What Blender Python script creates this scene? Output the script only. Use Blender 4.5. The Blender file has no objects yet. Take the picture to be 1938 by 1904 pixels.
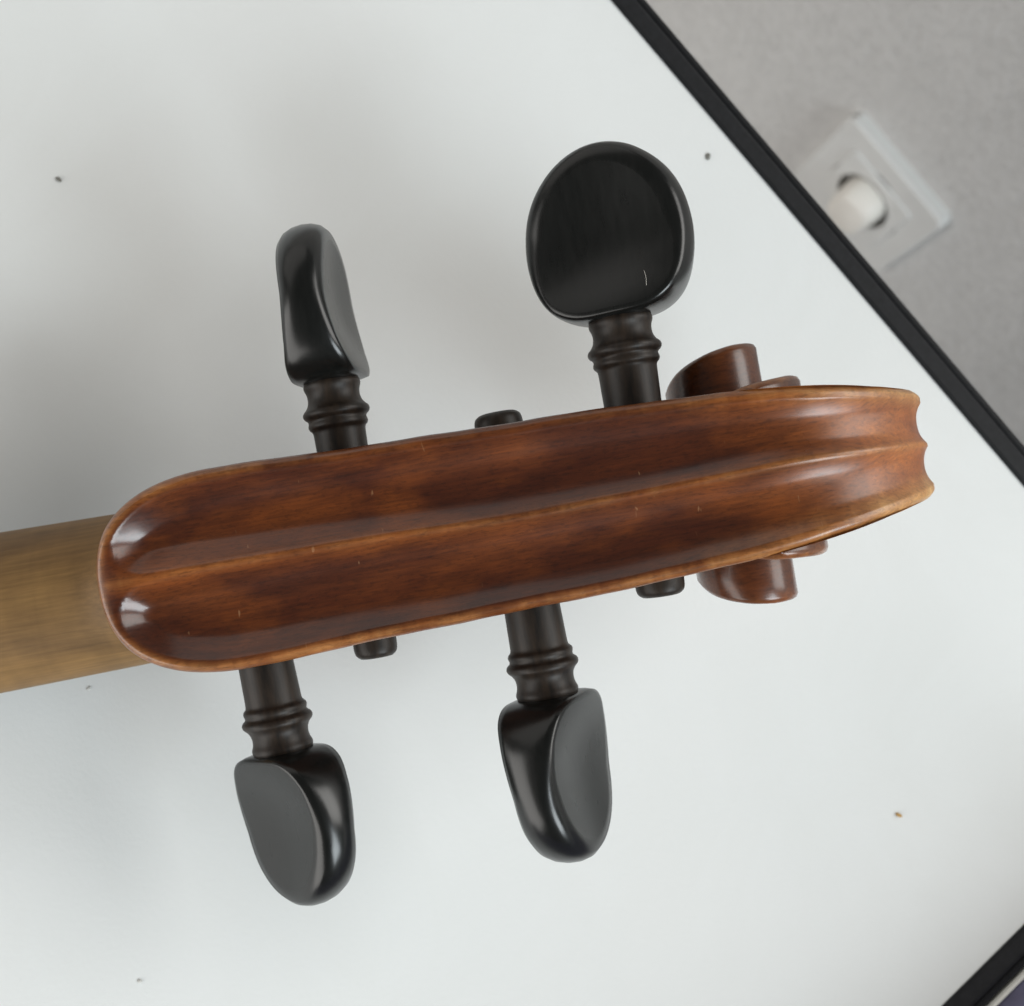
import bpy, math, random
import numpy as np

random.seed(7)
rng = np.random.default_rng(7)
scene = bpy.context.scene
COL = scene.collection

# ------------------------------------------------------------------ camera
TABLE_Z = 0.74
CAM = np.array([0.0, 0.0, 0.945])
tilt = math.radians(8.0)
F = np.array([0, math.sin(tilt), -math.cos(tilt)])
G = np.array([0, math.cos(tilt), math.sin(tilt)])
X = np.array([1.0, 0, 0])
nrm = math.hypot(0.647, 0.762)
R = (0.647 * X + 0.762 * G) / nrm
U = (-0.762 * X + 0.647 * G) / nrm
from mathutils import Matrix, Vector
cam_d = bpy.data.cameras.new("camera")
cam = bpy.data.objects.new("camera", cam_d)
COL.objects.link(cam)
m = Matrix.Identity(4)
for i in range(3):
    m[i][0], m[i][1], m[i][2], m[i][3] = R[i], U[i], -F[i], CAM[i]
cam.matrix_world = m
cam_d.sensor_width = 36.0
cam_d.lens = 2300.0 / 1938.0 * 36.0
cam_d.shift_x = 168.0 / 1938.0
cam_d.shift_y = 142.0 / 1938.0
cam_d.clip_start = 0.01
cam_d.clip_end = 50.0
cam_d.dof.use_dof = True
cam_d.dof.focus_distance = 0.158
cam_d.dof.aperture_fstop = 31.0
scene.camera = cam

# ------------------------------------------------------------------ light
world = bpy.data.worlds.new("World")
scene.world = world
world.use_nodes = True
bg = world.node_tree.nodes["Background"]
bg.inputs[0].default_value = (1.0, 0.96, 0.90, 1)
bg.inputs[1].default_value = 0.11

def area(name, loc, target, sx, sy, power, color):
    d = bpy.data.lights.new(name, 'AREA')
    d.shape = 'RECTANGLE'; d.size = sx; d.size_y = sy
    d.energy = power; d.color = color
    o = bpy.data.objects.new(name, d)
    COL.objects.link(o)
    o.location = loc
    o.rotation_euler = (Vector(target) - Vector(loc)).to_track_quat('-Z', 'Y').to_euler()
    return o
area("window_light", (1.35, 0.12, 1.75), (0.0, 0.03, 0.78), 0.70, 0.80, 20.5, (0.88, 0.96, 1.0))
area("overhead_window_light", (0.70, 1.50, 2.0), (0.0, 0.05, 0.74), 1.5, 1.1, 27.0, (1.0, 0.985, 0.95))
area("wall_fill_light", (-0.3, -1.7, 0.95), (0.0, 0.45, 0.6), 2.6, 1.6, 46.0, (1.0, 0.975, 0.94))  # unseen fill added to brighten the wall below the table

area("side_fill_light", (-2.1, 0.25, 1.62), (0.0, 0.05, 0.74), 2.8, 1.5, 9.0, (1.0, 0.965, 0.92))  # unseen soft fill added to lift the shadows on the left

scene.view_settings.view_transform = 'Standard'
scene.view_settings.look = 'None'
scene.view_settings.exposure = 0.04
scene.view_settings.gamma = 1.0
scene.render.engine = 'CYCLES'

# ------------------------------------------------------------------ helpers
def link(o, parent=None):
    COL.objects.link(o)
    if parent is not None:
        o.parent = parent
    return o

def tag(o, label=None, cat=None, group=None, kind=None):
    if label: o['label'] = label
    if cat: o['category'] = cat
    if group: o['group'] = group
    if kind: o['kind'] = kind
    return o

def mesh_obj(name, verts, faces, mat, parent=None, smooth=True, attr=None):
    me = bpy.data.meshes.new(name)
    me.from_pydata([tuple(map(float, v)) for v in verts], [], [tuple(map(int, f)) for f in faces])
    me.validate()
    if smooth:
        me.polygons.foreach_set('use_smooth', [True] * len(me.polygons))
    if attr is not None:
        for k, vals in attr.items():
            a = me.attributes.new(k, 'FLOAT', 'POINT')
            a.data.foreach_set('value', np.asarray(vals, dtype=np.float32))
    me.materials.append(mat)
    me.update()
    o = bpy.data.objects.new(name, me)
    return link(o, parent)

def grid_faces(n, k, base=0, closed_k=False, flip=False):
    fs = []
    kk = k if closed_k else k - 1
    for i in range(n - 1):
        for j in range(kk):
            j2 = (j + 1) % k
            q = (base + i * k + j, base + i * k + j2, base + (i + 1) * k + j2, base + (i + 1) * k + j)
            fs.append(q[::-1] if flip else q)
    return fs

def empty(name, loc=(0, 0, 0)):
    o = bpy.data.objects.new(name, None)
    o.empty_display_size = 0.02
    o.location = loc
    return link(o)

def box(name, lo, hi, mat, parent=None, bevel=0.0, seg=3):
    import bmesh
    bm = bmesh.new()
    bmesh.ops.create_cube(bm, size=1.0)
    lo = np.array(lo, float); hi = np.array(hi, float)
    for v in bm.verts:
        v.co = Vector(((lo + hi) / 2 + np.array(v.co) * (hi - lo)).tolist())
    if bevel > 0:
        bmesh.ops.bevel(bm, geom=list(bm.edges), offset=bevel, segments=seg, affect='EDGES', profile=0.5)
    me = bpy.data.meshes.new(name)
    bm.to_mesh(me); bm.free()
    me.polygons.foreach_set('use_smooth', [bevel > 0] * len(me.polygons))
    me.materials.append(mat)
    return link(bpy.data.objects.new(name, me), parent)

def smooth_interp(xk, yk, xs, sigma):
    """piecewise-linear data smoothed with a gaussian of width sigma (in x units)."""
    xk = np.asarray(xk, float); yk = np.asarray(yk, float)
    xs = np.asarray(xs, float)
    off = np.linspace(-2.7, 2.7, 109)
    wt = np.exp(-0.5 * off ** 2); wt /= wt.sum()
    def lin(x):
        y = np.interp(x, xk, yk)
        sl0 = (yk[1] - yk[0]) / (xk[1] - xk[0]); sl1 = (yk[-1] - yk[-2]) / (xk[-1] - xk[-2])
        y = np.where(x < xk[0], yk[0] + sl0 * (x - xk[0]), y)
        return np.where(x > xk[-1], yk[-1] + sl1 * (x - xk[-1]), y)
    return sum(w * lin(xs + o * sigma) for w, o in zip(wt, off))

# ------------------------------------------------------------------ materials
class NT:
    def __init__(self, name):
        self.m = bpy.data.materials.new(name)
        self.m.use_nodes = True
        self.t = self.m.node_tree
        self.b = self.t.nodes['Principled BSDF']
    def n(self, typ, **kw):
        o = self.t.nodes.new(typ)
        for k, v in kw.items():
            if k.startswith('i_'):
                o.inputs[k[2:].replace('_', ' ')].default_value = v
            else:
                setattr(o, k, v)
        return o
    def l(self, a, b): self.t.links.new(a, b)
    def coord(self, scale=(1, 1, 1), rot=(0, 0, 0)):
        c = self.n('ShaderNodeTexCoord'); mp = self.n('ShaderNodeMapping')
        mp.inputs['Scale'].default_value = scale; mp.inputs['Rotation'].default_value = rot
        self.l(c.outputs['Object'], mp.inputs['Vector'])
        return mp.outputs['Vector']
    def noise(self, vec, scale, detail=4, rough=0.55, dist=0.0):
        o = self.n('ShaderNodeTexNoise'); o.inputs['Scale'].default_value = scale
        o.inputs['Detail'].default_value = detail; o.inputs['Roughness'].default_value = rough
        o.inputs['Distortion'].default_value = dist
        self.l(vec, o.inputs['Vector']); return o.outputs['Fac']
    def ramp(self, fac, stops):
        o = self.n('ShaderNodeValToRGB'); e = o.color_ramp.elements
        while len(e) < len(stops): e.new(0.5)
        for el, (p, c) in zip(e, stops):
            el.position = p; el.color = (*c, 1) if len(c) == 3 else c
        self.l(fac, o.inputs['Fac']); return o.outputs['Color']
    def mix(self, fac, a, b, mode='MIX'):
        o = self.n('ShaderNodeMix', data_type='RGBA', blend_type=mode)
        for s, val in ((o.inputs[0], fac), (o.inputs[6], a), (o.inputs[7], b)):
            if isinstance(val, (int, float)): s.default_value = val
            elif isinstance(val, tuple): s.default_value = (*val, 1)
            else: self.l(val, s)
        return o.outputs[2]
    def math(self, op, a, b=0.0, clamp=False):
        o = self.n('ShaderNodeMath', operation=op, use_clamp=clamp)
        for s, val in ((o.inputs[0], a), (o.inputs[1], b)):
            if isinstance(val, (int, float)): s.default_value = val
            else: self.l(val, s)
        return o.outputs[0]
    def bump(self, h, strength, dist):
        o = self.n('ShaderNodeBump'); o.inputs['Strength'].default_value = strength
        o.inputs['Distance'].default_value = dist
        self.l(h, o.inputs['Height']); self.l(o.outputs['Normal'], self.b.inputs['Normal'])
        return o.outputs['Normal']
    def set(self, **kw):
        for k, v in kw.items():
            s = self.b.inputs[k.replace('_', ' ')]
            if isinstance(v, tuple): s.default_value = (*v, 1) if len(v) == 3 else v
            elif isinstance(v, (int, float)): s.default_value = v
            else: self.l(v, s)
        return self

def mat_varnish():
    t = NT('varnished_maple')
    a = t.n('ShaderNodeAttribute', attribute_name='wear').outputs['Fac']
    a2 = t.n('ShaderNodeAttribute', attribute_name='thin').outputs['Fac']
    big = t.noise(t.coord((38, 210, 120)), 1.0, 4, 0.55, 0.5)
    flame = t.noise(t.coord((420, 60, 60)), 1.0, 3, 0.5, 0.8)
    grain = t.noise(t.coord((160, 2400, 2400)), 1.0, 5, 0.65)
    dark = t.ramp(big, [(0.30, (0.022, 0.0036, 0.0017)), (0.5, (0.040, 0.0070, 0.0020)), (0.76, (0.100, 0.0215, 0.0032))])
    thin = t.ramp(big, [(0.28, (0.24, 0.060, 0.009)), (0.6, (0.40, 0.118, 0.017)), (0.8, (0.48, 0.17, 0.032))])
    worn = t.mix(a2, t.ramp(flame, [(0.3, (0.22, 0.062, 0.012)), (0.7, (0.36, 0.135, 0.034))]), t.ramp(flame, [(0.3, (0.48, 0.23, 0.065)), (0.7, (0.64, 0.38, 0.145))]))
    f2 = t.math('MULTIPLY', a2, t.math('ADD', 0.55, t.math('MULTIPLY', flame, 0.8)), True)
    rub = t.ramp(t.noise(t.coord((62, 120, 90), (0.3, 0.2, 0.1)), 1.0, 3, 0.5, 0.3), [(0.48, (0, 0, 0)), (0.68, (1, 1, 1))])
    dark = t.mix(t.math('MULTIPLY', rub, 0.32), dark, (0.26, 0.066, 0.008))
    c = t.mix(f2, dark, thin)
    patch = t.noise(t.coord((140, 220, 220)), 1.0, 4, 0.65, 0.4)
    pf = t.ramp(patch, [(0.36, (0.22, 0.22, 0.22)), (0.62, (1.0, 1.0, 1.0))])
    aw = t.math('MULTIPLY', t.math('MULTIPLY', a, 1.1), t.math('MAXIMUM', pf, t.math('MULTIPLY', a2, 0.85)), True)
    c = t.mix(aw, c, worn)
    c = t.mix(0.6, c, t.ramp(grain, [(0.3, (0.55, 0.55, 0.55)), (0.7, (1.4, 1.4, 1.4))]), 'MULTIPLY')
    pore = t.noise(t.coord((900, 2600, 2600)), 1.0, 3, 0.6)
    c = t.mix(0.5, c, t.ramp(pore, [(0.36, (0.55, 0.55, 0.55)), (0.48, (1.08, 1.08, 1.08))]), 'MULTIPLY')
    # small bright nicks in the varnish
    nick = t.noise(t.coord((1100, 260, 500), (0, 0, 0.15)), 1.0, 2, 0.4, 0.3)
    nf = t.ramp(nick, [(0.755, (0, 0, 0)), (0.80, (1, 1, 1))])
    c = t.mix(t.math('MULTIPLY', nf, 0.3), c, (0.42, 0.24, 0.12))
    t.set(Base_Color=c, Roughness=t.math('ADD', 0.30, t.math('MULTIPLY', big, 0.16)), Coat_Weight=0.95, Coat_Roughness=t.math('ADD', t.math('ADD', 0.11, t.math('MULTIPLY', big, 0.14)), t.math('MULTIPLY', a2, 0.34)))
    t.b.inputs['Specular IOR Level'].default_value = 0.25
    t.b.inputs['Coat IOR'].default_value = 1.45
    t.bump(t.math('ADD', t.math('MULTIPLY', grain, 0.3), big), 0.16, 0.0006)
    return t.m

def mat_neck():
    t = NT('bare_neck_maple')
    big = t.noise(t.coord((45, 110, 90)), 1.0, 5, 0.6, 0.5)
    grain = t.noise(t.coord((80, 2200, 2200)), 1.0, 5, 0.65)
    flame = t.noise(t.coord((330, 45, 45)), 1.0, 2, 0.5, 0.6)
    c = t.ramp(big, [(0.28, (0.125, 0.069, 0.027)), (0.52, (0.200, 0.112, 0.040)), (0.74, (0.260, 0.148, 0.051))])
    c = t.mix(0.55, c, t.ramp(grain, [(0.3, (0.6, 0.6, 0.6)), (0.7, (1.3, 1.3, 1.3))]), 'MULTIPLY')
    c = t.mix(0.22, c, t.ramp(flame, [(0.35, (0.65, 0.65, 0.62)), (0.65, (1.15, 1.15, 1.15))]), 'MULTIPLY')
    t.set(Base_Color=c, Roughness=0.55)
    t.b.inputs['Specular IOR Level'].default_value = 0.3
    t.bump(grain, 0.12, 0.0004)
    return t.m

def mat_ebony(name='ebony', shaft=False):
    t = NT(name)
    g = t.noise(t.coord((1200, 200, 1200)), 1.0, 4, 0.6)
    if shaft:
        c = t.ramp(g, [(0.3, (0.006, 0.0045, 0.0036)), (0.7, (0.026, 0.017, 0.011))])
        t.set(Base_Color=c, Roughness=0.46, Specular_IOR_Level=0.32)
    else:
        c = t.ramp(g, [(0.3, (0.0035, 0.0042, 0.0040)), (0.7, (0.0062, 0.0068, 0.0064))])
        t.set(Specular_IOR_Level=0.48, Base_Color=c, Roughness=t.math('SUBTRACT', t.math('ADD', 0.25, t.math('MULTIPLY', g, 0.07)), t.math('MULTIPLY', t.n('ShaderNodeAttribute', attribute_name='rim').outputs['Fac'], 0.03)))
    t.bump(g, 0.05 if shaft else 0.015, 0.0003)
    return t.m

def mat_laminate():
    t = NT('white_laminate')
    v = t.coord((1, 1, 1))
    fine = t.noise(v, 1100, 3, 0.6)
    cloud = t.noise(v, 9, 3, 0.5)
    c = t.ramp(cloud, [(0.3, (0.745, 0.770, 0.765)), (0.7, (0.785, 0.80, 0.795))])
    sm = t.noise(v, 26, 5, 0.65, 1.2)
    c = t.mix(0.5, c, t.ramp(sm, [(0.35, (1, 1, 1)), (0.72, (0.945, 0.94, 0.93))]), 'MULTIPLY')
    t.set(Base_Color=c, Roughness=t.math('ADD', 0.36, t.math('MULTIPLY', sm, 0.25)))
    t.b.inputs['Specular IOR Level'].default_value = 0.35
    t.bump(fine, 0.12, 0.0005)
    return t.m

def mat_plain(name, col, rough=0.5, spec=0.4, var=0.15, scale=300, bump=0.05, dist=0.0005):
    t = NT(name)
    n = t.noise(t.coord(), scale, 4, 0.6)
    lo = tuple(x * (1 - var) for x in col); hi = tuple(x * (1 + var) for x in col)
    t.set(Base_Color=t.ramp(n, [(0.3, lo), (0.7, hi)]), Roughness=rough)
    t.b.inputs['Specular IOR Level'].default_value = spec
    if bump: t.bump(n, bump, dist)
    return t.m

def mat_wall():
    t = NT('grey_plaster')
    st = t.noise(t.coord((60, 60, 25)), 1.0, 5, 0.65)
    fine = t.noise(t.coord((1, 1, 0.7)), 190, 5, 0.72)
    c = t.ramp(st, [(0.3, (0.74, 0.735, 0.72)), (0.7, (0.79, 0.785, 0.77))])
    c = t.mix(0.3, c, t.ramp(fine, [(0.32, (0.72, 0.72, 0.72)), (0.68, (1.15, 1.15, 1.15))]), 'MULTIPLY')
    t.set(Base_Color=c, Roughness=0.85)
    t.b.inputs['Specular IOR Level'].default_value = 0.2
    t.bump(fine, 0.8, 0.006)
    return t.m

M_VARN = mat_varnish()
M_NECK = mat_neck()
M_EBONY = mat_ebony()
M_SHAFT = mat_ebony('ebony_shaft', True)
M_BOARD = mat_plain('ebony_board', (0.012, 0.011, 0.010), 0.4)
M_LAM = mat_laminate()
M_TRIM = mat_plain('black_plastic', (0.011, 0.0115, 0.013), 0.6, 0.25, 0.25, 900, 0.12, 0.0004)
M_WALL = mat_wall()
M_FLOOR = mat_plain('grey_floor', (0.30, 0.28, 0.26), 0.7, 0.3, 0.12, 60, 0.1, 0.002)
M_SOCK = mat_plain('socket_plastic', (0.72, 0.725, 0.71), 0.4, 0.45, 0.03, 80, 0)
M_RECESS = mat_plain('socket_recess_plastic', (0.30, 0.29, 0.26), 0.5, 0.4, 0.05, 80, 0)
M_PLUG = mat_plain('plug_cream', (0.86, 0.83, 0.77), 0.45, 0.4, 0.03, 80, 0)
M_METAL = mat_plain('steel', (0.45, 0.45, 0.45), 0.35, 0.5, 0.05, 200, 0)
M_METAL.node_tree.nodes['Principled BSDF'].inputs['Metallic'].default_value = 1.0
M_LEG = mat_plain('black_metal', (0.02, 0.02, 0.022), 0.45, 0.4, 0.1, 200, 0)
M_BLUE = mat_plain('violet_grey_plastic', (0.155, 0.150, 0.235), 0.55, 0.3, 0.25, 160, 0.08, 0.0006)
M_WRIM = mat_plain('white_rim', (0.82, 0.82, 0.76), 0.4, 0.4, 0.04, 200, 0)
M_CR_D = mat_plain('crumb_dark', (0.20, 0.20, 0.18), 0.8, 0.2, 0.3, 2000, 0)
M_CR_O = mat_plain('crumb_orange', (0.50, 0.30, 0.10), 0.8, 0.2, 0.3, 2000, 0)
M_CR_G = mat_plain('crumb_grey', (0.60, 0.60, 0.57), 0.8, 0.2, 0.3, 2000, 0)
M_LINT = mat_plain('lint_white', (0.75, 0.72, 0.66), 0.7, 0.2, 0.1, 900, 0)

# ------------------------------------------------------------------ structure: floor, wall
WALL_Y = 0.470
def sheet(name, pts, mat):
    o = mesh_obj(name, pts, [(0, 1, 2, 3)], mat, smooth=False)
    return tag(o, kind='structure')
sheet('floor', [(-2.5, -2.0, 0), (2.5, -2.0, 0), (2.5, WALL_Y + 0.05, 0), (-2.5, WALL_Y + 0.05, 0)], M_FLOOR)
o = box('wall', (-2.5, WALL_Y, 0.0), (2.5, WALL_Y + 0.12, 1.00), M_WALL)
tag(o, kind='structure')

# ------------------------------------------------------------------ table
EX, EY = 0.1143, 0.1234      # inner borders of the black edging (the two edges in view)
TW = 0.0057                  # width of the edging
TX0, TY0 = -0.90, -0.52
table = empty('table', (0, 0, 0))
tag(table, 'white laminate table top with black edging under the violin', 'table')
box('table_top', (TX0, TY0, TABLE_Z - 0.028), (EX, EY, TABLE_Z), M_LAM, table)

def trim_profile():
    # (across from the inner border, height) of the plastic edging: flat band, groove, rounded lip
    p = [(0.0, 0.0003), (0.0006, 0.0006), (0.0030, 0.0006), (0.0036, 0.0004), (0.0038, -0.0006), (0.0041, -0.0008), (0.0044, -0.0004), (0.0046, -0.0004)]
    for k in range(7):
        a = math.pi / 2 * k / 6
        p.append((0.0047 + 0.0010 * math.sin(a), -0.0010 + 0.0007 * math.cos(a)))
    p += [(0.0057, -0.027), (0.0050, -0.0285), (0.0, -0.0285)]
    return p

def trim(name, a, b, out, mat):
    a = np.array(a, float); b = np.array(b, float); out = np.array(out, float)
    pr = trim_profile(); vs = []
    L = np.linalg.norm(b - a); n = 2
    for i in range(n):
        c = a + (b - a) * i / (n - 1)
        ext = (-1 if i == 0 else 1) * (b - a) / L
        for q, h in pr:      # mitred corners
            vs.append((*(c[:2] + out[:2] * q + ext[:2] * q), TABLE_Z + h))
    k = len(pr)
    fs = grid_faces(n, k, closed_k=True)
    o = mesh_obj(name, vs, fs, mat, table)
    me = o.data
    me.update()
    for p in me.polygons: p.use_smooth = False
    return o
trim('edge_trim', (TX0, EY), (EX, EY), (0, 1), M_TRIM)
trim('edge_trim', (EX, EY), (EX, TY0), (1, 0), M_TRIM)
trim('edge_trim', (EX, TY0), (TX0, TY0), (0, -1), M_TRIM)
trim('edge_trim', (TX0, TY0), (TX0, EY), (-1, 0), M_TRIM)
for lx in (TX0 + 0.05, EX - 0.05):
    for ly in (TY0 + 0.05, EY - 0.05):
        box('leg', (lx - 0.02, ly - 0.02, 0.0), (lx + 0.02, ly + 0.02, TABLE_Z - 0.029), M_LEG, table, 0.003)

# ------------------------------------------------------------------ wall socket and plug
SX, SZ = -0.002, 0.2485
sock = empty('wall_socket', (SX, WALL_Y, SZ))
tag(sock, 'pale grey square wall socket partly hidden behind the black table edge', 'socket')
def ring_plate(name, half, hole, y0, y1, mat, parent, cx=0, cz=0, bev=0.0012):
    """square plate with a round hole, facing -Y; y0 = back, y1 = front"""
    n = 64; vs = []; 
    def sq(h, k):
        a = 2 * math.pi * (k + 0.5) / n
        c, s = math.cos(a), math.sin(a); m_ = max(abs(c), abs(s))
        return (cx + h * c / m_, cz + h * s / m_)
    def ci(r, k):
        a = 2 * math.pi * (k + 0.5) / n
        return (cx + r * math.cos(a), cz + r * math.sin(a))
    rows = [(sq, half, y0), (sq, half, y1 + bev), (sq, half - bev, y1), (ci, hole + 0.0008, y1), (ci, hole, y1 + 0.0008), (ci, hole, y0)]
    for fn, h, y in rows:
        for k in range(n):
            x, z = fn(h, k); vs.append((x, y, z))
    o = mesh_obj(name, vs, grid_faces(len(rows), n, closed_k=True), mat, parent, smooth=False)
    return o
ring_plate('frame', 0.0425, 0.0268, 0.0, -0.0085, M_SOCK, sock)
# inner square module, a touch proud of the frame
ring_plate('module', 0.0265, 0.0192, -0.0086, -0.0102, M_SOCK, sock, bev=0.0006)
def cup(name, r, y0, y1, mat, parent):
    n = 48; vs = []
    for rr, y in ((r, y0), (r, y1), (0.0001, y1)):
        for k in range(n):
            a = 2 * math.pi * k / n; vs.append((rr * math.cos(a), y, rr * math.sin(a)))
    return mesh_obj(name, vs, grid_faces(3, n, closed_k=True), mat, parent, smooth=False)
cup('recess', 0.0190, -0.0102, 0.006, M_RECESS, sock)
for s in (-1, 1):
    box('earth_clip', (s * 0.0175 - 0.001, -0.006, -0.003), (s * 0.0175 + 0.001, 0.004, 0.003), M_METAL, sock)

plug = empty('power_plug', (SX, WALL_Y, SZ))
tag(plug, 'cream plug pushed into the grey wall socket', 'plug')
def loft(name, secs, mat, parent, n=32, cap=True):
    """secs: (y, half_x, half_z, exponent, dx, dz) superellipse sections along -Y"""
    vs = []
    for (y, hx, hz, e, dx, dz) in secs:
        for k in range(n):
            a = 2 * math.pi * k / n; c, s = math.cos(a), math.sin(a)
            vs.append((dx + hx * math.copysign(abs(c) ** (2 / e), c), y, dz + hz * math.copysign(abs(s) ** (2 / e), s)))
    fs = grid_faces(len(secs), n, closed_k=True)
    fs.append(tuple(range(n))[::-1]); fs.append(tuple((len(secs) - 1) * n + k for k in range(n)))
    return mesh_obj(name, vs, fs, mat, parent)
loft('body', [(0.0055, 0.0152, 0.0184, 2.6, 0, 0), (-0.0115, 0.0152, 0.0184, 2.6, 0, 0), (-0.0165, 0.0146, 0.0178, 2.8, 0, 0), (-0.0215, 0.0132, 0.0160, 3.2, 0, -0.001),
              (-0.0235, 0.0118, 0.0145, 3.2, 0, -0.001), (-0.0242, 0.0100, 0.0125, 3, 0, -0.001)], M_PLUG, plug)
def tube(name, pts, rad, mat, parent=None, n=10):
    pts = np.array(pts, float); vs = []
    rad = np.broadcast_to(rad, (len(pts),))
    for i, p in enumerate(pts):
        t = pts[min(i + 1, len(pts) - 1)] - pts[max(i - 1, 0)]; t /= np.linalg.norm(t)
        a = np.cross(t, (0.31, 0.87, 0.38)); a /= np.linalg.norm(a); b = np.cross(t, a)
        for k in range(n):
            an = 2 * math.pi * k / n; vs.append(p + rad[i] * (a * math.cos(an) + b * math.sin(an)))
    fs = grid_faces(len(pts), n, closed_k=True)
    fs.append(tuple(range(n))[::-1]); fs.append(tuple((len(pts) - 1) * n + k for k in range(n)))
    return mesh_obj(name, vs, fs, mat, parent)
cab = []
for k in range(24):
    q = k / 23
    cab.append((0.004 * math.sin(3 * q), -0.013 + 0.006 * q, -0.014 - 0.21 * q + 0.0))
tube('cable', cab, 0.0034, M_PLUG, plug)

# ------------------------------------------------------------------ container beside the table (unidentified corner sliver)
bx = empty('shading_block', (0.26, 0.0, 0.0))
tag(bx, 'violet grey container with thin white rim beyond the table corner, raised to shade it', 'block')
BX0 = 0.1206; BX1 = 0.40; BY0, BY1 = -0.42, 0.105
def prism_y(name, poly, y0, y1, mat, parent, off=(0.26, 0, 0)):
    n = len(poly)
    vs = [(x - off[0], y0, z) for x, z in poly] + [(x - off[0], y1, z) for x, z in poly]
    fs = [(i, (i + 1) % n, n + (i + 1) % n, n + i) for i in range(n)]
    fs += [tuple(range(n))[::-1], tuple(range(n, 2 * n))]
    return mesh_obj(name, vs, fs, mat, parent, smooth=False)
prism_y('body', [(BX0 + 0.0012, 0.0), (BX1, 0.0), (BX1, 0.797), (BX0 + 0.045, 0.797), (BX0 + 0.028, 0.784), (BX0 + 0.014, 0.760), (BX0 + 0.0012, 0.7380)], BY0, BY1, M_BLUE, bx)  # raised top shaped to block window light and darken the table corner
prism_y('rim', [(BX0, 0.730), (BX0 + 0.00115, 0.730), (BX0 + 0.00115, 0.7386), (BX0 + 0.0009, 0.7392), (BX0 + 0.0003, 0.7392), (BX0, 0.7388)], BY0, BY1, M_WRIM, bx)

# ------------------------------------------------------------------ violin head
# local frame in millimetres: u along the pegbox towards the scroll, v across, w out of the back
VO = np.array([0.0021, 0.0337, 0.7932])
UV = np.array([0.5024, 0.8425, 0.1942]); UV /= np.linalg.norm(UV)
WV = np.array([-0.0135, -0.2169, 0.9761]); WV -= UV * (WV @ UV); WV /= np.linalg.norm(WV)
VV = np.cross(WV, UV)
violin = empty('violin')
mv = Matrix.Identity(4)
for i in range(3):
    mv[i][0], mv[i][1], mv[i][2], mv[i][3] = UV[i], VV[i], WV[i], VO[i]
violin.matrix_world = mv
tag(violin, 'brown varnished violin head with black pegs, its back turned up', 'violin')
MM = 0.001
C0 = 1.3                                   # centre line in v
EYE = np.array([34.5, -21.0])              # volute axis (u, w)

th_k = [-60, -30, -15, 0, 15, 30, 45, 70, 90, 115, 135, 180, 225, 270, 315, 360, 405, 450, 495, 540, 585, 630, 660, 690, 720, 765, 810, 860, 900, 990, 1080, 1200, 1320]
r_k = [21.0, 20.4, 20.4, 20.8, 21.5, 22.4, 23.2, 24.4, 24.8, 24.5, 23.8, 21.5, 18.2, 14.8, 12.6, 11.2, 10.2, 9.3, 9.1, 9.0, 9.0, 8.9, 8.3, 7.3, 6.2, 5.0, 4.3, 3.9, 3.6, 2.7, 1.8, 0.7, 0.02]
z_k = [11.6, 11.3, 10.9, 10.4, 9.8, 9.0, 8.0, 7.2, 6.9, 6.5, 6.3, 6.0, 6.2, 7.0, 9.6, 11.9, 12.5, 12.6, 12.8, 13.0, 13.3, 14.5, 16.5, 17.6, 18.1, 18.2, 18.2, 18.1, 17.9, 17.5, 17.2, 17.0, 17.0]
def rr(t): return np.maximum(smooth_interp(th_k, r_k, t, 9), 0.01)
def zz(t): return smooth_interp(th_k, z_k, t, 7)

# ---- centre profile (u, w) of the back: pegbox then spiral
pu = [-54.3, -53.4, -52, -50, -47, -42, -30, -15, 0, 12, 21, 26]
pw = [0.2, 0.6, 0.85, 0.85, 0.65, 0.25, -0.25, -0.7, -1.2, -1.6, -1.5, -1.25]
ph = np.linspace(0, math.pi / 2, 30)
u_st = np.concatenate([-54.3 + 17 * (1 - np.cos(ph)), np.linspace(-37.3, 27.0, 75)[1:]])
w_st = smooth_interp(pu, pw, u_st, 0.9)
t_st = np.radians(np.linspace(-15, 285, 110))
ru = EYE[0] + rr(np.degrees(t_st)) * np.sin(t_st)
rw = EYE[1] + rr(np.degrees(t_st)) * np.cos(t_st)
PU = np.concatenate([u_st, ru]); PW = np.concatenate([w_st, rw])
# half width along the stations
wu = [-40, -37, -34.8, -22.3, -15, -1.7, 11.8, 21.5, 27]
ww = [13.25, 13.3, 13.3, 12.75, 12.5, 12.15, 11.85, 11.4, 11.1]
Wb = smooth_interp(wu, ww, u_st, 1.5)
q = np.clip((u_st + 36.5) / 17.8, -1, 0)
Wb = np.where(u_st < -36.5, 13.3 * np.maximum(1 - np.abs(q) ** 2.25, 0.0) ** (1 / 2.25), Wb)
Wb[0] = 0.02
WB = np.concatenate([Wb, zz(np.degrees(t_st))])
# soften kinks where the two pieces of the profile meet
def soften(a, lo, hi, it):
    a = a.copy(); i_ = np.arange(lo, hi)
    wt_ = np.clip(np.minimum(i_ - lo, hi - 1 - i_) / 8.0, 0, 1)
    for _ in range(it):
        b = a.copy()
        b[lo:hi] += 0.5 * wt_ * (0.5 * a[lo - 1:hi - 1] + 0.5 * a[lo + 1:hi + 1] - a[lo:hi])
        a = b
    return a
j = len(u_st)
PW = soften(PW, j - 26, j + 30, 60); PU = soften(PU, j - 26, j + 30, 60); WB = soften(WB, j - 26, j + 30, 60)
S = np.concatenate([[0], np.cumsum(np.hypot(np.diff(PU), np.diff(PW)))])
WB = WB + np.clip((S - 6) / 10, 0, 1) * (0.045 * np.sin(S * 0.31) + 0.022 * np.sin(S * 0.83 + 1.0))      # hand-cut edge
NS = len(S)
TU = np.gradient(PU, S); TWt = np.gradient(PW, S)
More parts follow.
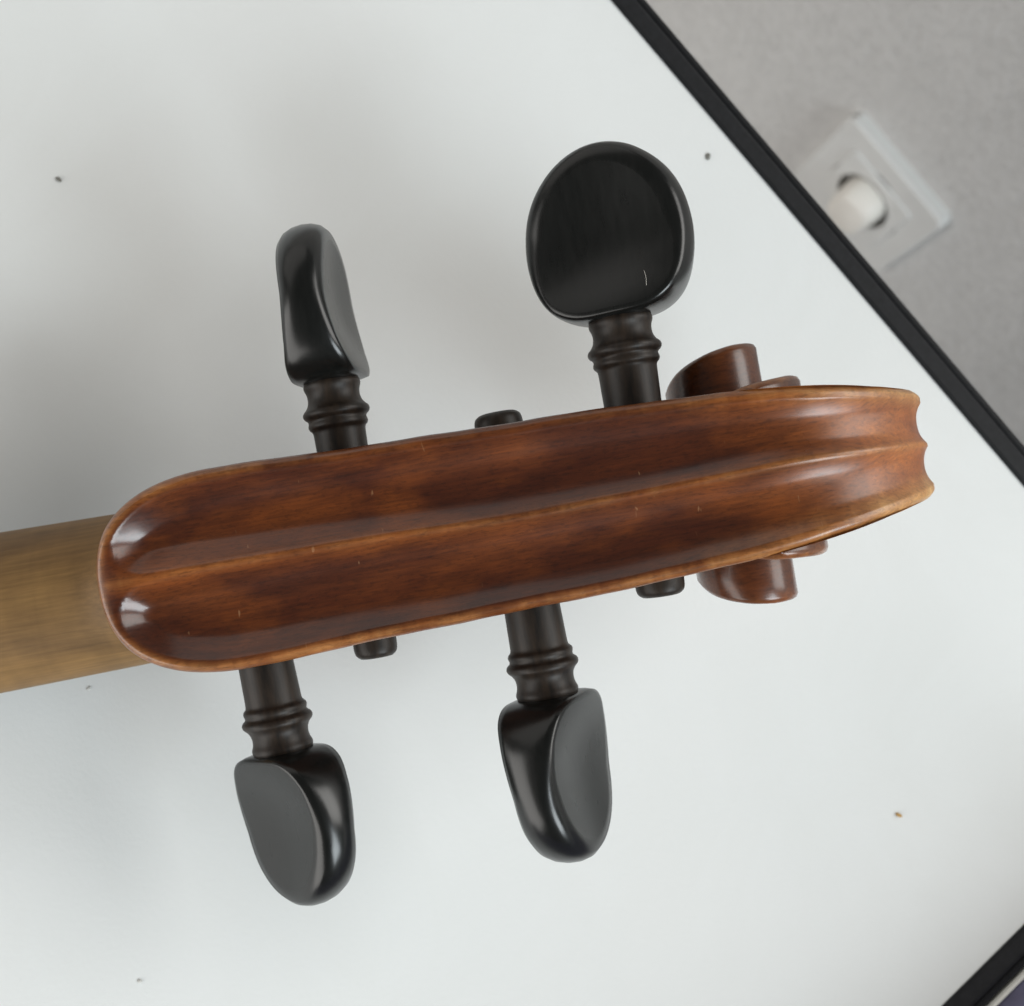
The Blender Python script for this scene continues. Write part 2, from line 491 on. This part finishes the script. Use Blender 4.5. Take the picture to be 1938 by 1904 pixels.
ln = np.hypot(TU, TWt); TU /= ln; TWt /= ln
NU, NW = -TWt, TU                          # outward normal in (u, w)
NU[0], NW[0] = NU[1], NW[1]
# outline polyline in (S, v) for distances
outS = np.concatenate([S[::-1], S]); outV = np.concatenate([-WB[::-1], WB])
def dist_outline(s, v):
    d = np.full(s.shape, 1e9)
    for k in range(len(outS) - 1):
        ax, ay, bx_, by = outS[k], outV[k], outS[k + 1], outV[k + 1]
        dx, dy = bx_ - ax, by - ay
        L2 = dx * dx + dy * dy + 1e-12
        tt = np.clip(((s - ax) * dx + (v - ay) * dy) / L2, 0, 1)
        d = np.minimum(d, np.hypot(s - ax - tt * dx, v - ay - tt * dy))
    return d
NTC = 89
tc = np.linspace(-1, 1, NTC)
tc = np.sign(tc) * np.abs(tc) ** 0.92
Vg = WB[:, None] * tc[None, :]
Sg = np.repeat(S[:, None], NTC, 1)
DO = dist_outline(Sg, Vg)
RIM = 1.55
depth = smooth_interp([0, 8, 30, 60, 85, 100, 125, 160], [3.7, 3.7, 2.5, 2.1, 1.9, 1.5, 0.85, 0.65], S, 4)
aw = np.where(S < 19, (13.3 - RIM - 0.45) / 2, np.maximum((WB - RIM - 0.45) / 2, 0.6))[:, None]
aw = soften(aw[:, 0], 22, 40, 20)[:, None]
SPW = smooth_interp([0, 3, 8, 16, 40], [1.0, 0.9, 0.55, 0.35, 0.32], S, 1.0)[:, None]
SO = smooth_interp([0, 15, 37, 50, 57, 71, 84, 92, 100, 112], [0.5, 0.7, 0.5, 0.08, -0.1, 0.12, 0.4, 0.7, 0.35, 0.0], S, 2.5)[:, None]   # the ridge wanders a little
da, db = DO - RIM, np.abs(Vg - SO) - SPW
RC = 5.4                                   # rounded inner corners of the flutes at the chin
dd = RC - np.hypot(np.maximum(RC - da, 0), np.maximum(RC - db, 0))
dd = np.where((da > RC) & (db > RC), np.minimum(da, db), dd)
x = np.clip(dd / aw, 0, 1)
ex = smooth_interp([0, 13, 24, 40], [1.4, 1.4, 2.0, 2.0], S, 2.0)[:, None]
h = -depth[:, None] * (1 - (1 - x) ** ex)
core = np.clip((x - 0.55) / 0.3, 0, 1)          # ease the floor of the scoops
for _ in range(60):
    hs = h.copy()
    hs[1:-1, 1:-1] = 0.25 * (h[:-2, 1:-1] + h[2:, 1:-1] + h[1:-1, :-2] + h[1:-1, 2:])
    h = h * (1 - core) + hs * core
# spine sinks a little at the chin; rounded rim and chamfer at the outline
edge = np.clip(1 - DO / 0.95, 0, 1)
h -= 0.75 * edge ** 1.8
# slight hand-carved unevenness
h += 0.018 * np.sin(Sg * 0.23 + 2.0 * np.sin(Vg * 0.4)) * np.sin(Vg * 0.5 + 0.3)
BU = PU[:, None] + NU[:, None] * h
BW = PW[:, None] + NW[:, None] * h
BV = C0 + Vg
verts = np.stack([BU, BV, BW], -1).reshape(-1, 3)
wear_e = np.exp(-((DO - 0.7) / 0.6) ** 2)
along_t = smooth_interp([0, 16, 30, 60, 78, 92, 105, 130], [0.70, 0.60, 0.22, 0.15, 0.35, 0.8, 1.0, 1.0], S, 3)[:, None]
along_b = smooth_interp([0, 20, 60, 85, 100, 130], [0.65, 0.60, 0.48, 0.75, 1.0, 1.0], S, 3)[:, None]
along = np.where(Vg > 0, along_t, along_b)
wear_s = np.exp(-((Vg - SO) / 0.55) ** 2) * smooth_interp([0, 6, 30, 60, 80, 100, 118], [0.30, 0.34, 0.26, 0.30, 0.38, 0.35, 0.3], S, 4)[:, None]
wide = np.exp(-(np.maximum(DO - 0.6, 0) / np.where(Vg < 0, 2.0, 1.3)) ** 2) * smooth_interp([70, 88, 105, 140], [0, 0.5, 0.8, 0.8], S, 4)[:, None] * np.where(Vg < 0, 1.3, 1.0)
wear = np.clip(np.maximum(np.maximum(wear_e * along, wear_s), wide), 0, 1)
thin = np.clip(smooth_interp([0, 80, 92, 104, 115, 150], [0.05, 0.05, 0.2, 0.75, 0.9, 0.8], S, 3), 0, 1)[:, None] * np.ones_like(Vg)
thin = np.maximum(thin, 0.22 * np.exp(-((np.abs(Vg - SO)) / 1.6) ** 2))
thin = np.maximum(thin, 0.6 * along * np.exp(-(DO / 1.4) ** 2))
wears = [wear.reshape(-1)]; thins = [thin.reshape(-1)]
faces = grid_faces(NS, NTC, flip=True)
base = len(verts)
# cheeks: walls from the outline down to the front of the pegbox
ncheek = int(np.searchsorted(PU[:j], 29.0)); ncheek = min(ncheek, j) + 2
levels = [0.6, 2.0, 6.0, 12.0, 18.0]
front = np.interp(PU[:ncheek], [-55, -45, 30], [-23.5, -23.0, -17.0])
vv = [verts]
for side, col in ((-1, 0), (1, NTC - 1)):
    ring = [np.arange(ncheek) * NTC + col]
    for li, L in enumerate(levels):
        z0 = BW[:ncheek, col]
        wv = z0 + (front - z0) * (L / 18.0)
        out = 0.12 * min(1, L / 2)
        p = np.stack([BU[:ncheek, col], BV[:ncheek, col] + side * out * np.minimum(1, WB[:ncheek] / 3), wv], -1)
        idx = base + np.arange(ncheek); base += ncheek
        vv.append(p); ring.append(idx)
        wears.append(np.full(ncheek, 0.12 if L < 1 else 0.0)); thins.append(np.full(ncheek, 0.25 if L < 1 else 0.12))
    for a, b in zip(ring[:-1], ring[1:]):
        for i in range(ncheek - 1):
            fq = (a[i], a[i + 1], b[i + 1], b[i])
            faces.append(fq if side > 0 else fq[::-1])
    if side < 0: bot_l = ring[-1]
    else: bot_r = ring[-1]
for i in range(ncheek - 1):
    faces.append((bot_l[i], bot_l[i + 1], bot_r[i + 1], bot_r[i]))
faces.append((bot_l[ncheek - 1], int(ring[-1][ncheek - 1]), bot_r[ncheek - 1]) if False else (bot_l[ncheek - 1], bot_l[ncheek - 2], bot_r[ncheek - 1]))
V3 = np.concatenate(vv) * MM
head = mesh_obj('pegbox', V3, faces, M_VARN, violin, attr={'wear': np.concatenate(wears), 'thin': np.concatenate(thins)})
head['label'] = 'dark red brown fluted back of the pegbox with worn orange edges'

# ---- volutes: stepped spiral on each side
def volute(side):
    ths = np.linspace(-32, 1290, 450)
    r0 = rr(ths); z0 = zz(ths); r1 = rr(ths + 360); z1 = zz(ths + 360)
    ch = np.minimum(0.85, 0.16 * r0); ch1 = np.minimum(0.85, 0.16 * r1)
    rows = []; wr = []
    a = r0 - ch
    floor_drop = np.minimum(1.1, 0.35 * np.maximum(r0 - r1, 0.0)) * np.interp(ths, [400, 560], [1, 0.25])
    wr_first = 0.5
    Q = [0.0, 0.06, 0.2, 0.4, 0.6, 0.8, 0.93]
    for qn in Q:
        rho = a + (r1 + 0.12 - a) * qn
        zf = z0 - floor_drop * math.sin(math.pi * min(qn, 0.62) / 1.24) ** 1.0
        rows.append((rho, zf)); wr.append(0.45 * math.exp(-qn * 18))
    rows.append((r1 + 0.10, z0 - floor_drop * 0.95)); wr.append(0.0)
    rows.append((r1 + 0.02, z0 - floor_drop * 0.95 + 0.15 * (z1 - z0))); wr.append(0.0)
    rows.append((r1 + 0.0, z0 + 0.55 * (z1 - z0))); wr.append(0.05)
    rows.append((r1, z1 - ch1)); wr.append(0.3)
    rows.append((r1 - 0.35 * ch1, z1 - 0.3 * ch1)); wr.append(0.75)
    rows.append((r1 - ch1, z1)); wr.append(0.5)
    k = len(rows); n = len(ths)
    t = np.radians(ths)
    P = np.zeros((n, k, 3)); Wr = np.zeros((n, k))
    wl = np.interp(ths, [-40, 60, 300, 420, 900], [1, 1, 0.35, 0.22, 0.15])
    for i, (rho, z) in enumerate(rows):
        P[:, i, 0] = EYE[0] + rho * np.sin(t); P[:, i, 2] = EYE[1] + rho * np.cos(t); P[:, i, 1] = C0 + side * z
        Wr[:, i] = wr[i] * wl
    fs = grid_faces(n, k, flip=(side > 0))
    o = mesh_obj('volute', P.reshape(-1, 3) * MM, fs, M_VARN, violin, attr={'wear': Wr.reshape(-1), 'thin': np.full(n * k, 0.12)})
    return o
volute(1); volute(-1)

# ---- neck (bare wood) and fingerboard under it
un = np.concatenate([np.linspace(-165, -66, 30), np.linspace(-65, -50, 22)])
na = 41; P = np.zeros((len(un), na, 3))
for i, u_ in enumerate(un):
    hw = np.interp(u_, [-165, -75, -50], [13.6, 11.75, 11.15])
    rise = 3.2 / (1 + math.exp(-(u_ + 56.0) / 1.7))
    for kx in range(na):
        an = math.pi * kx / (na - 1)
        cx, sx = math.cos(an), math.sin(an)
        e = 2.15
        P[i, kx] = (u_, 1.0 + hw * math.copysign(abs(cx) ** (2 / e), cx),
                    -20.5 + (10.8 + rise * math.exp(-(cx / 0.55) ** 2)) * abs(sx) ** (2 / e))
nv = len(un) * na
fs = grid_faces(len(un), na)
fs.append(tuple(range(na))[::-1]); fs.append(tuple((len(un) - 1) * na + k for k in range(na)))
for i in range(len(un) - 1):
    fs.append((i * na, (i + 1) * na, (i + 2) * na - 1, (i + 1) * na - 1))
nk = mesh_obj('neck', P.reshape(-1, 3) * MM, fs, M_NECK, violin)
nk['label'] = 'bare tan wooden neck'
fb = []
for u_ in (-180, -60):
    hw = np.interp(u_, [-180, -60], [13.8, 11.0])
    for v_, w_ in ((-hw, -20.6), (hw, -20.6), (hw, -23.5), (hw * 0.6, -25.3), (-hw * 0.6, -25.3), (-hw, -23.5)):
        fb.append((u_, 1.0 + v_, w_))
fs = grid_faces(2, 6, closed_k=True); fs += [(5, 4, 3, 2, 1, 0), (6, 7, 8, 9, 10, 11)]
mesh_obj('fingerboard', np.array(fb) * MM, fs, M_BOARD, violin, smooth=False)
mesh_obj('nut', np.array([(x_, 1.0 + y_, z_) for x_ in (-59.5, -55) for y_, z_ in ((-11, -20.7), (11, -20.7), (11, -25.5), (-11, -25.5))]) * MM,
         grid_faces(2, 4, closed_k=True) + [(3, 2, 1, 0), (4, 5, 6, 7)], M_BOARD, violin, smooth=False)

# ---- tuning pegs
AX_W = -11.0
def peg_outline(n):
    """closed outline (a along the axis from the base, b across) of the thumb piece, 22.5 long"""
    half = [(0.0, 3.6), (0.2, 5.0), (0.85, 6.6), (1.9, 8.0), (3.6, 9.3), (6.0, 10.25), (8.8, 10.75), (11.5, 10.7), (14.5, 10.1), (17.2, 8.85), (19.4, 7.0), (21.0, 5.0), (22.1, 2.6), (22.5, 0.0)]
    pts = [(0.0, 0.0)] + half + [(a, -b) for a, b in half[-2::-1]]
    pts = np.array(pts + [pts[0]])
    s = np.concatenate([[0], np.cumsum(np.hypot(*np.diff(pts, axis=0).T))])
    q = np.linspace(0, s[-1], n, endpoint=False)
    a = np.interp(q, s, pts[:, 0]); b = np.interp(q, s, pts[:, 1])
    for _ in range(5):
        a = 0.25 * np.roll(a, 1) + 0.5 * a + 0.25 * np.roll(a, -1); b = 0.25 * np.roll(b, 1) + 0.5 * b + 0.25 * np.roll(b, -1)
    return a, b
def thick(a, b):
    t = smooth_interp([-1, 0.5, 2.5, 5, 8, 11, 14, 18, 23], [5.1, 5.05, 4.7, 3.95, 3.35, 3.1, 3.25, 3.7, 4.1], a, 1.0)
    fl = np.maximum(t - 3.2, 0) * np.clip((9 - a) / 4, 0, 1)
    t = t - fl * (1 - np.exp(-((b / 15.0) ** 2)))
    return t - 0.55 * np.exp(-((b / 6.5) ** 2)) * np.clip(a / 8, 0, 1)
def head_mesh():
    n = 96
    oa, ob = peg_outline(n)
    ca, cb = 11.0, 0.0
    rows = []
    tip = np.clip((oa - 2) / 10, 0, 1)
    e = 0.8 + 1.9 * tip                                   # bulge of the rim
    d = np.hypot(oa - ca, ob - cb)
    ia = oa - (oa - ca) / d * e; ib = ob - (ob - cb) / d * e   # border of the face
    def face(sign, fr):
        a = ca + (ia - ca) * fr; b = cb + (ib - cb) * fr
        return np.stack([a, b, sign * thick(a, b)], -1)
    frs = [0.02, 0.2, 0.4, 0.6, 0.75, 0.88, 0.96, 1.0]
    for fr in frs: rows.append(face(1, fr))
    tb = thick(ia, ib)
    for psi in (62, 40, 20, 0, -20, -40, -62):
        p = math.radians(psi)
        k_ = np.cos(p) ** 0.9
        a = ia + (oa - ia) * k_; b = ib + (ob - ib) * k_
        rows.append(np.stack([a, b, tb * math.sin(p) * 1.0 + tb * 0.10 * math.sin(2 * p)], -1))
    for fr in frs[::-1]: rows.append(face(-1, fr))
    P = np.concatenate(rows)
    fs = grid_faces(len(rows), n, closed_k=True, flip=True)
    fs.append(tuple(range(n))); fs.append(tuple((len(rows) - 1) * n + k for k in range(n))[::-1])
    rim = np.concatenate([np.full(n, 1.0 if len(frs) - 1 <= q < len(rows) - len(frs) + 1 else 0.0) for q in range(len(rows))])
    return P, fs, rim
HP, HF, HRIM = head_mesh()

def peg(u0, side, ring, delta, scale, far, lean, label, shaft_r=3.75, swing=0.0):
    """u0: hole position; side +1/-1; ring: distance of the collar from the centre line; delta: turn of the thumb piece"""
    root_profile = [(-far, 0.05), (-far, shaft_r * 0.62), (-far + 0.5, shaft_r * 0.80), (-far + 1.2, shaft_r * 0.84), (ring - 3.0, shaft_r), (ring - 2.35, shaft_r + 0.03), (ring - 2.1, shaft_r + 0.42),
        (ring - 1.75, shaft_r + 0.62), (ring - 1.35, shaft_r + 0.5), (ring - 1.1, shaft_r + 0.3), (ring - 0.85, shaft_r + 0.42), (ring - 0.55, shaft_r + 0.9), (ring - 0.1, shaft_r + 1.12),
        (ring + 0.35, shaft_r + 0.95), (ring + 0.7, shaft_r + 0.5), (ring + 1.3, shaft_r + 0.12), (ring + 2.1, shaft_r - 0.02), (ring + 2.9, shaft_r + 0.08), (ring + 3.4, shaft_r + 0.35), (ring + 3.8, shaft_r + 0.42), (ring + 4.2, shaft_r + 0.2), (ring + 6.0, shaft_r - 0.3)]
    n = 40
    prof = np.array(root_profile)
    # resample for smooth collars
    s = np.concatenate([[0], np.cumsum(np.hypot(*np.diff(prof, axis=0).T))])
    big = np.interp(np.linspace(0, s[-1], 140), s, prof[:, 0]); rad = np.interp(np.linspace(0, s[-1], 140), s, prof[:, 1])
    for _ in range(1):
        rad[2:-2] = 0.25 * rad[1:-3] + 0.5 * rad[2:-2] + 0.25 * rad[3:-1]
    an = np.arange(n) * 2 * math.pi / n
    P = np.zeros((140, n, 3))
    P[:, :, 1] = big[:, None]; P[:, :, 0] = rad[:, None] * np.cos(an)[None]; P[:, :, 2] = rad[:, None] * np.sin(an)[None]
    fs = grid_faces(140, n, closed_k=True, flip=False)
    fs.append(tuple(139 * n + k for k in range(n)))
    o = mesh_obj('tuning_peg', P.reshape(-1, 3) * MM, fs, M_SHAFT, violin)
    # axis along local +y; place in the violin frame
    ml = Matrix.Translation((u0 * MM, C0 * MM, AX_W * MM))
    if side < 0: ml = ml @ Matrix.Rotation(math.pi, 4, 'Z')
    ml = ml @ Matrix.Rotation(math.radians(lean), 4, 'Z') @ Matrix.Rotation(math.radians(swing), 4, 'X')
    o.matrix_local = ml
    o['label'] = label
    # thumb piece: axis a -> +y, b across -> x, c thickness -> z, turned by delta about y
    b0 = ring + 4.0
    Ph = np.stack([HP[:, 1] * scale, b0 + HP[:, 0] * scale, HP[:, 2] * scale], -1)
    hd = mesh_obj('peg_head', Ph * MM, [f[::-1] for f in HF], M_EBONY, o, attr={'rim': HRIM})
    hd.matrix_local = Matrix.Rotation(math.radians(delta), 4, 'Y')
    return hd

peg(-20.5, 1, 18.6, 84, 0.97, 15.6, -0.8, 'black peg seen edge-on', 3.6)
round_head = peg(19.3, 1, 19.6, -19, 1.06, 14.0, -1.3, 'black peg with its round face turned up', 3.95)
peg(-36.5, -1, 22.0, 46, 0.99, 12.6, 1.1, 'black peg nearest the neck', 3.95)
peg(1.4, -1, 20.6, -64, 1.04, 14.4, 0.2, 'black peg below the middle of the pegbox', 3.95)

# ------------------------------------------------------------------ specks lying on the table
def crumb(loc, sx, sy, sz, rot, mat, label):
    n, k = 7, 10; vs = []
    for i in range(n):
        p = math.pi * i / (n - 1) 
        for q_ in range(k):
            a = 2 * math.pi * q_ / k
            f_ = 1 + 0.35 * (random.random() - 0.5)
            vs.append((sx * f_ * math.sin(p) * math.cos(a), sy * f_ * math.sin(p) * math.sin(a), sz * (1 - math.cos(p))))
    o = mesh_obj('crumb', vs, grid_faces(n, k, closed_k=True, flip=True), mat)
    o.location = loc; o.rotation_euler = (0, 0, rot)
    tag(o, label, 'crumb', 'crumbs and specks on the white table')
Z = TABLE_Z
crumb((-0.0917, 0.0254, Z), 0.00062, 0.00036, 0.00018, 0.2, M_CR_D, 'dark speck on white table far to the upper left of the pegs')
crumb((-0.0247, 0.1181, Z), 0.00070, 0.00042, 0.00018, -0.9, M_CR_D, 'dark speck on white table between the round peg face and black edging')
crumb((0.0852, 0.0656, Z), 0.00062, 0.00030, 0.0002, 0.35, M_CR_O, 'orange brown crumb on white table in the lower right')
crumb((0.0200, -0.0489, Z), 0.00045, 0.00030, 0.00012, 0.6, M_CR_G, 'faint grey speck on white table at the bottom left')
crumb((-0.0217, -0.0253, Z), 0.00042, 0.00028, 0.00012, 1.6, M_CR_G, 'tiny grey speck on white table just below the neck')

# a hair-thin fibre lying on the round face of one peg
bpy.context.view_layer.update()
pts = []
for k in range(9):
    q_ = k / 8
    a_, b_ = 2.8 + 2.0 * q_, 4.8 - 0.15 * q_ + 0.12 * math.sin(3 * q_)
    c_ = float(thick(np.array([a_]), np.array([b_]))[0]) + 0.05
    pts.append(round_head.matrix_world @ Vector((b_ * 1.06 * MM, (19.6 + 4.0 + a_ * 1.06) * MM, c_ * 1.06 * MM)))
tag(tube('lint_fibre', [tuple(p) for p in pts], 0.00002, M_LINT, n=6), 'tiny white fibre lying on the round black peg face', 'fibre')
